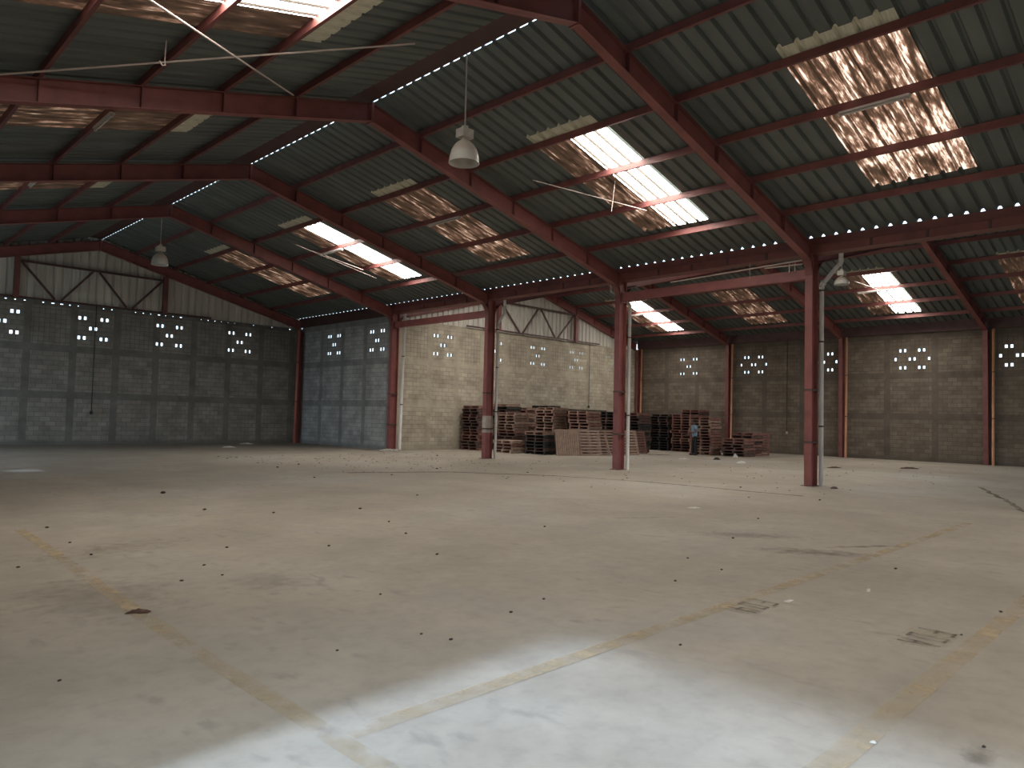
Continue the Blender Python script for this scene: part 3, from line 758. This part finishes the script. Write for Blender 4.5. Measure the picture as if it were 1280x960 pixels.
def leaning(x, y, rz, tilt, matk, vertical, label, w=1.1, h=1.2):
    """a pallet stood on edge with its deck facing the camera side, leaning back"""
    r = empty('leaning_pallet', (x, y, 0), label, 'pallet', 'pallets leaning in a row')
    def part(mb, name, mat):
        o0 = Vector((0,0,0)); ORG[r.name] = o0
        o = mb.build(name, mat, r); return o
    mat, dk = M[matk], M['wooddark']
    if vertical:
        n = 11
        for k in range(n):
            a = -w/2 + (k+.5)*w/n; mb = MB(); mb.box(a-.04, a+.04, -.022, 0, 0, h); part(mb, 'deck_board', mat)
        for z in (.06, h/2, h-.06): mb = MB(); mb.box(-w/2, w/2, 0, .10, z-.045, z+.045); part(mb, 'stringer', mat if z > 1 else dk)
        for a in (-w/2+.06, 0, w/2-.06): mb = MB(); mb.box(a-.05, a+.05, .10, .122, 0, h); part(mb, 'bottom_board', dk)
    else:
        n = 9
        for k in range(n):
            z = .05 + k*(h-.10)/(n-1); mb = MB(); mb.box(-w/2, w/2, -.022, 0, z-.045, z+.045); part(mb, 'deck_board', mat)
        for a in (-w/2+.05, 0, w/2-.05): mb = MB(); mb.box(a-.05, a+.05, 0, .10, 0, h); part(mb, 'stringer', mat)
        for z in (.06, h/2, h-.06): mb = MB(); mb.box(-w/2, w/2, .10, .122, z-.05, z+.05); part(mb, 'bottom_board', dk)
    r.location = (x, y, 0); r.rotation_euler = (-tilt, 0, rz)
leaning(5.06, 12.93, -.50, .27, 'woodpale', True, 'leaning pallet with narrow upright slats, left of the row')
leaning(6.27, 12.58, -.38, .30, 'woodpale', False, 'pale leaning pallet with wide level boards, second in the row')
leaning(7.35, 12.44, -.38, .30, 'board', False, 'brown leaning pallet half hidden by the second column')
leaning(8.60, 12.18, -.35, .30, 'woodpale', False, 'pale leaning pallet just right of the second column')
leaning(10.3, 12.85, -.45, .33, 'woodred', False, 'dark leaning pallet at the right end of the leaning row', .95, 1.15)
leaning(15.75, 9.3, -1.2, .14, 'woodred', False, 'dark pallet on edge against the wall side of the low stack', 1.0, 1.15)
# loose boards
mb = MB(); mb.bar((3.9,13.95,1.08),(5.35,14.2,1.05), .35, .02); tag(mb.build('plywood_sheet', M['woodpale']), 'pale warped sheet lying on top of the low black stack', 'board')
mb = MB(); mb.bar((12.2,11.05,.55),(12.55,10.5,.03), .06, .025); tag(mb.build('timber_lath', M['woodpale']), 'pale slat leaning behind the legs of the person', 'board')
mb = MB(); mb.bar((6.95,12.0,.02),(6.9,12.35,.95), .045, .03); tag(mb.build('timber_lath', M['woodpale']), 'thin pale slat standing beside the second column', 'board')

# ------------------------------------------------------------------ person
def person(x, y, yaw, label):
    r = empty('person', (x, y, 0), label, 'person')
    mats = {'skin': simple('skin_tone', (.16,.085,.06), (.13,.07,.05), 6, .6), 'shirt': simple('light_blue_shirt', (.20,.30,.40), (.14,.22,.31), 7, .9),
            'trousers': simple('black_trousers', (.018,.019,.022), (.010,.011,.013), 7, .9), 'hair': simple('dark_hair', (.015,.012,.010)), 'shoe': simple('dark_shoe', (.02,.018,.016))}
    def skin(name, verts, edges, rad, mat, sub=2):
        me = bpy.data.meshes.new(name); me.from_pydata(verts, edges, []); me.materials.append(mat)
        o = bpy.data.objects.new(name, me); COL.objects.link(o); o.parent = r
        md = o.modifiers.new('skin', 'SKIN'); md.use_smooth_shade = True
        sv = me.skin_vertices[0].data
        for i, q in enumerate(rad): sv[i].radius = q if isinstance(q, tuple) else (q, q)
        sv[0].use_root = True
        sb = o.modifiers.new('sub', 'SUBSURF'); sb.levels = sub; sb.render_levels = sub
        return o
    V, Ed, Rd = [], [], []
    def add(p, rd, par=None):
        V.append(p); Rd.append(rd)
        if par is not None: Ed.append((par, len(V)-1))
        return len(V)-1
    pel = add((0,0,.93), (.105,.085)); w = add((0,.0,1.08), (.11,.09), pel); ch = add((0,.01,1.28), (.15,.11), w); nb = add((0,.0,1.45), (.085,.075), ch)
    nk = add((0,.02,1.51), .052, nb); hd = add((0,.045,1.60), (.075,.088), nk); ht = add((0,.03,1.69), (.075,.088), hd)
    nose = add((0,.135,1.605), .016, hd)
    for s in (-1, 1):
        hip = add((s*.088,0,.86), .070, pel); kn = add((s*.105,.02+.02*s,.48), .058, hip); an = add((s*.11,.0+.04*s,.09), .042, kn); add((s*.125,.13+.04*s,.035), .036, an)
        sh = add((s*.18,0,1.41), .056, ch)
        if s < 0: el = add((s*.25,.05,1.15), .042, sh); wr = add((s*.20,.29,1.10), .03, el); hand = add((s*.185,.36,1.10), (.036,.02), wr); dirn = (0,1,0)
        else: el = add((s*.24,.02,1.13), .042, sh); wr = add((s*.20,.22,1.00), .03, el); hand = add((s*.19,.29,.985), (.036,.02), wr); dirn = (0,1,-.1)
        for k in range(4):
            off = (-.027 + .018*k); l = (.060,.072,.068,.050)[k]
            f1 = add((V[hand][0]+off, V[hand][1]+.045, V[hand][2]), .0095, hand); f2 = add((V[hand][0]+off, V[hand][1]+.045+l*.6, V[hand][2]-.012), .0085, f1)
            add((V[hand][0]+off, V[hand][1]+.045+l*.85, V[hand][2]-.036), .0075, f2)
        t1 = add((V[hand][0]-s*.042, V[hand][1]+.005, V[hand][2]-.005), .011, hand); add((V[hand][0]-s*.058, V[hand][1]+.04, V[hand][2]-.02), .0095, t1)
    skin('body', V, Ed, Rd, mats['skin'])
    # clothes follow the body
    tv = [(0,0,.80),(0,0,1.06),(0,.015,1.28),(0,.005,1.47),(-.185,0,1.405),(-.235,.03,1.24),(.185,0,1.405),(.23,.015,1.24)]
    skin('shirt', tv, [(0,1),(1,2),(2,3),(2,4),(4,5),(2,6),(6,7)], [(.158,.135),(.160,.135),(.185,.150),(.092,.085),.080,.070,.080,.070], mats['shirt'])
    pv, pe, pr_ = [(0,0,1.03),(0,0,.90)], [(0,1)], [(.130,.105),(.142,.115)]
    for s in (-1, 1):
        i = len(pv); pv += [(s*.092,0,.80),(s*.105,.02+.02*s,.48),(s*.11,.04*s,.06)]; pe += [(1,i),(i,i+1),(i+1,i+2)]; pr_ += [.100,.078,.074]
    skin('trousers', pv, pe, pr_, mats['trousers'])
    mb = MB(); ORG[r.name] = Vector((0,0,0)); mb.blob((0,.012,1.665), .094, .108, .098, 5, 3, .02); mb.build('hair', mats['hair'], r)
    mb = MB(); mb.blob((0,.126,1.558), .024, .008, .007, 6, 2, .02); mb.build('mouth', simple('lips', (.13,.05,.04), (.10,.04,.034)), r)
    for s in (-1, 1):
        mb = MB(); mb.blob((s*.030,.118,1.622), .012, .007, .007, 7, 2, .01); mb.build('eye', mats['hair'], r)
        mb = MB(); mb.blob((s*.12,.06+.04*s,.045), .052, .135, .045, 3, 3, .01); mb.build('shoe', mats['shoe'], r)
        mb = MB(); mb.blob((s*.083,.04,1.60), .013, .022, .032, 4, 2, .01); mb.build('ear', mats['skin'], r)
    r.location = (x, y, 0); r.rotation_euler = (0, 0, yaw)
person(11.95, 10.75, .95, 'person in a light blue shirt and black trousers standing by the pallets')

# ------------------------------------------------------------------ floor markings
def line(pts, w, mat, label, cat, name, group=None, z=.004):
    mb = MB(); pts = [Vector((*p, z)) for p in pts]
    for i in range(len(pts)-1):
        a, b = pts[i], pts[i+1]; d = (b-a).normalized(); n = Vector((-d.y, d.x, 0))*w/2
        mb.quad(a-n, b-n, b+n, a+n)
    return tag(mb.build(name, mat), label, cat, group)
LG = 'worn yellow floor lines'
line([(-17.6,-9.5),(-17.56,-3.4),(-17.53,-1.9),(-17.4,1.3),(-17.35,3.2)], .13, M['yellow'], 'worn yellow floor line at lower left running away from the camera', 'floor line', 'yellow_floor_line', LG)
line([(-17.5,-5.0),(-5.,-4.86)], .14, M['yellow'], 'worn yellow floor line from the sunlit patch towards the nearest column', 'floor line', 'yellow_floor_line', LG, .006)
line([(-17.5,-6.84),(-7.,-6.72)], .15, M['yellow'], 'worn yellow floor line at lower right', 'floor line', 'yellow_floor_line', LG, .006)
GLY = {'F': ((0,0,0,1),(0,1,.6,1),(0,.52,.48,.52)), '0': ((0,0,0,1),(.6,0,.6,1),(0,0,.6,0),(0,1,.6,1)), '4': ((.5,0,.5,1),(0,.35,.7,.35),(0,.35,.05,1)), 'A': ((0,0,.3,1),(.3,1,.6,0),(.12,.4,.48,.4))}
def stencil(x, y, text, h, label):
    """numbers read from the far side: glyphs run towards -x, tops towards -y"""
    mb = MB(); cx = x
    for ch in text:
        for a, b, c, d in GLY[ch]:
            p = Vector((cx-a*h*.62, y-b*h, .008)); q = Vector((cx-c*h*.62, y-d*h, .008)); dd = (q-p).normalized()*.012; n = Vector((-dd.y, dd.x, 0)).normalized()*.014
            mb.quad(p-dd-n, q+dd-n, q+dd+n, p-dd+n)
        cx -= h*.78
    o = mb.build('floor_stencil', M['stencil'], origin=(x, y, 0)); tag(o, label, 'floor marking', 'stencilled floor numbers')
    m2 = MB(); m2.quad((cx+.0,y-h-.04,.005),(x+.06,y-h-.04,.005),(x+.06,y+.05,.005),(cx+.0,y+.05,.005)); m2.build('background_paint', M['plate'], o)
stencil(-13.13, -5.0, 'F04', .24, 'dark stencilled number on the floor beside the middle yellow line')
stencil(-12.95, -6.36, 'F0A', .26, 'faint stencilled number on the floor beside the lower right yellow line')
def jag(pts, n, amp, seed):
    rr = random.Random(seed); out = []
    for a, b in zip(pts[:-1], pts[1:]):
        a, b = Vector(a), Vector(b); d = (b-a); nn = Vector((-d.y, d.x)).normalized()
        for i in range(n): p = a.lerp(b, i/n) + nn*rr.uniform(-amp, amp); out.append((p.x, p.y))
    out.append(pts[-1]); return out
CR = 'dirty cracks in the floor'
line(jag([(-8.5,9.3),(-5.8,8.25),(-3.9,5.6)], 9, .04, 1), .22, M['crack'], 'dirty floor crack left of the second column', 'floor crack', 'floor_crack', CR)
line(jag([(-3.9,5.6),(-3.2,3.2),(-3.0,-1.1)], 12, .05, 2), .13, M['crack'], 'dirty floor crack running before the nearest column', 'floor crack', 'floor_crack', CR)
line(jag([(4.2,-3.0),(1.55,-3.95),(-2.0,-5.15),(-3.2,-6.2)], 8, .05, 3), .11, M['crack'], 'curved dark floor crack at the right edge', 'floor crack', 'floor_crack', CR)

# ------------------------------------------------------------------ litter
peb = [(-14.33,6.64),(-14.65,3.85),(-13.92,2.9),(-12.51,2.54),(-15.79,.38),(-16.4,-.46),(-16.85,-1.04),(-14.78,-.25),(-16.45,-1.03),(-17.13,.84),(-16.83,-3.8),(-18.38,-3.22),(-17.87,.56),(-17.04,3.2),(-17.11,1.79),
 (-12.99,1.01),(-13.45,-.04),(-14.07,-1.49),(-11.39,-.76),(-14.65,-3.74),(-15.2,-3.87),(-16.15,-3.87),(-16.07,-4.12),(-10.07,8.35),(-10.37,3.72),(-15.69,-2.67),(-7.86,8.12),(-5.33,9.31),(-.67,15.03),(-8.1,12.77),(-9.26,11.89),(-3.81,6.89),
 (-11.78,-6.69),(-12.9,-6.65),(-15.14,-7.29),(-7.67,-2.33),(-9.98,-3.1),(-11.84,-3.51),(-12.13,-4.12),(-13.04,-4.1),(-14.87,-5.31),(-2.3,.82),(-3.57,-1.71),(-10.43,-5.39)]
def near_word(x, y):
    if y < -4.7: return 'lower right floor'
    if x < -16: return 'left foreground floor'
    if y > 6: return 'far left floor'
    if x > -9: return 'floor before the columns'
    return 'middle of the floor'
cnt = {}
big = {6: .024, 7: .022, 3: .04, 1: .04, 0: .06}
for i, (x, y) in enumerate(peb):
    dist = math.hypot(x+19.6, y+8.3); s = big.get(i, .009 + .0013*dist)*.75 * R.uniform(.8, 1.15)
    mb = MB(); mb.blob((x, y, s*.5), s*1.25, s*.95, s*.55, 100+i, 2, .18)
    nw = near_word(x, y); cnt[nw] = cnt.get(nw, 0)+1
    tag(mb.build('soil_clod', M['pebble']), f'small dark clod of dirt lying on the {nw}', 'clod', f'dark clods on the {nw}')
# fine grit towards the far end: nobody could count it
mb = MB(); rr = random.Random(11)
for i in range(420):
    if rr.random() < .55: x, y = rr.uniform(-9, 1), rr.uniform(9, 17.5)
    else: x, y = rr.uniform(-6, 16), rr.uniform(-2, 11)
    if (y > 11.5 and x > 3) or (abs(x) < .6 and min(abs(y-q) for q in FR) < .6) or (x > 7.5 and 5.5 < y): continue
    s = rr.uniform(.008, .026); mb.blob((x,y,s*.3), s*rr.uniform(.8,2.2), s, s*.4, i, 1, .2)
tag(mb.build('debris', M['crumb']), 'scattered fine crumbs and chips on the far floor', 'debris', kind='stuff')
mb = MB(); rr = random.Random(12)
for i in range(60):
    a, q = rr.uniform(0, 6.28), abs(rr.gauss(0, .28)); s = rr.uniform(.03, .09)
    mb.blob((-.35+q*math.cos(a), 18.75+.8*q*math.sin(a), s*.5), s*1.2, s, s*.7, i, 1, .25)
tag(mb.build('rubble', M['rubble']), 'small heap of pale rubble at the foot of the farthest column', 'rubble', kind='stuff')

def scrap(x, y, w, d, h, mat, name, label, cat, seed, rot=0.):
    """crumpled piece: a folded, uneven sheet"""
    rr = random.Random(seed); mb = MB(); n = 6; ids = {}
    for side in (0, 1):
        for i in range(n+1):
            for j in range(n+1):
                u, v = i/n-.5, j/n-.5; fall = max(0, 1-(2*max(abs(u),abs(v)))**2)
                px, py = u*w*(1+rr.uniform(-.12,.12)), v*d*(1+rr.uniform(-.12,.12)); c, s = math.cos(rot), math.sin(rot)
                z = .003 + (h*fall*rr.uniform(.55,1.) if side else 0)
                ids[(side,i,j)] = len(mb.v); mb.v.append(Vector((x+px*c-py*s, y+px*s+py*c, z)))
    for i in range(n):
        for j in range(n):
            mb.face((ids[1,i,j], ids[1,i+1,j], ids[1,i+1,j+1], ids[1,i,j+1])); mb.face((ids[0,i,j], ids[0,i,j+1], ids[0,i+1,j+1], ids[0,i+1,j]))
    for k in range(n):
        for a, b in (((k,0),(k+1,0)), ((k+1,n),(k,n)), ((0,k+1),(0,k)), ((n,k),(n,k+1))):
            mb.face((ids[0,a[0],a[1]], ids[0,b[0],b[1]], ids[1,b[0],b[1]], ids[1,a[0],a[1]]))
    return tag(mb.build(name, mat), label, cat)
scrap(-17.53,-1.94,.17,.09,.035, M['rust'], 'crumpled_rag', 'crumpled brown rag lying on the left yellow line', 'rag', 1, -.6)
scrap(8.2,9.0,.50,.3,.07, M['paper'], 'plastic_bag', 'white crumpled bag on the floor left of the person', 'bag', 2)
scrap(8.05,6.25,.40,.3,.11, M['paper'], 'plastic_bag', 'white crumpled bag on the floor in front of the low pallet stack', 'bag', 3)
scrap(9.5,8.15,.55,.28,.12, M['black'], 'black_bag', 'black crumpled bag on the floor right of the person', 'bag', 4, .4)
scrap(-7.23,-.81,.26,.16,.02, M['paper'], 'paper_scrap', 'white scrap of paper on the floor before the nearest column', 'paper', 5)
scrap(-5.6,23.6,.6,.3,.08, M['paper'], 'paper_scrap', 'white scrap by the left gable wall, nearer one', 'paper', 6)
scrap(-3.4,26.6,.7,.3,.09, M['paper'], 'paper_scrap', 'white scrap lying against the left gable wall', 'paper', 7)
scrap(-12.92,-5.25,.12,.05,.012, M['paper'], 'paper_scrap', 'small white scrap beside the stencilled number', 'paper', 8)
scrap(-11.84,-5.58,.16,.03,.004, M['paper'], 'paper_scrap', 'thin white strip on the floor at right', 'paper', 9, .3)
scrap(-15.53,-6.88,.03,.03,.012, M['paper'], 'paper_scrap', 'tiny white scrap in the sunlit patch at lower right', 'paper', 10)
scrap(-.25,-.72,.34,.16,.06, M['strap'], 'broken_pipe_shoe', 'dark broken piece at the foot of the nearest downpipe', 'debris piece', 11, .2)
scrap(11.7,1.05,.75,.22,.08, M['rust'], 'dark_offcut', 'dark offcut on the floor near the right wall', 'offcut', 12, -.7)
scrap(9.0,2.9,.62,.16,.06, M['rust'], 'dark_offcut', 'dark offcut on the floor right of the nearest column', 'offcut', 13, -.5)
scrap(12.0,8.6,.22,.2,.22, M['paper'], 'rag_ball', 'pale balled rag between the two pallet stacks at right', 'rag', 14)
scrap(10.2,11.6,1.3,.10,.03, M['wooddark'], 'broken_timber', 'dark broken slat lying before the right leaning pallet', 'board', 15, -.4)

# ------------------------------------------------------------------ light
w = bpy.data.worlds.new('sky'); S.world = w; w.use_nodes = True
bg = w.node_tree.nodes['Background']; bg.inputs[0].default_value = (.64,.83,1.,1); bg.inputs[1].default_value = 2.7
sun = bpy.data.lights.new('sun', 'SUN'); so_ = bpy.data.objects.new('sun', sun); COL.objects.link(so_)
sun.energy = 3.6; sun.angle = math.radians(4.5); sun.color = (.54,.73,1.)
el = math.atan(4.5/4.9); d = Vector((math.cos(el), .041*math.cos(el), -math.sin(el)))
so_.rotation_euler = d.to_track_quat('-Z', 'Y').to_euler()
so_.location = (-40, -8, 30)

# ------------------------------------------------------------------ camera
yaw, pit, rol, fpx = .7822, .0454, .024, 911.4
F0 = Vector((math.sin(yaw), math.cos(yaw), 0)); RR = Vector((math.cos(yaw), -math.sin(yaw), 0)); U0 = Vector((0,0,1))
F = F0*math.cos(pit) + U0*math.sin(pit); U = U0*math.cos(pit) - F0*math.sin(pit)
Xc = RR*math.cos(rol) + U*math.sin(rol); Yc = U*math.cos(rol) - RR*math.sin(rol)
cam = bpy.data.cameras.new('camera'); co = bpy.data.objects.new('camera', cam); COL.objects.link(co)
cam.sensor_fit = 'HORIZONTAL'; cam.sensor_width = 36; cam.lens = fpx/1280*36; cam.clip_start = .05; cam.clip_end = 400
mtx = Matrix.Identity(4)
for i in range(3): mtx[i][0], mtx[i][1], mtx[i][2] = Xc[i], Yc[i], -F[i]
mtx[0][3], mtx[1][3], mtx[2][3] = -19.6253, -8.2715, 1.65
co.matrix_world = mtx
S.camera = co
S.view_settings.view_transform = 'Standard'; S.view_settings.look = 'None'; S.view_settings.exposure = .32; S.view_settings.gamma = 1.; S.view_settings.use_curve_mapping = False
S.cycles.use_denoising = True
S.cycles.max_bounces = 8; S.cycles.diffuse_bounces = 5; S.cycles.transparent_max_bounces = 8
S.cycles.sample_clamp_indirect = 8.
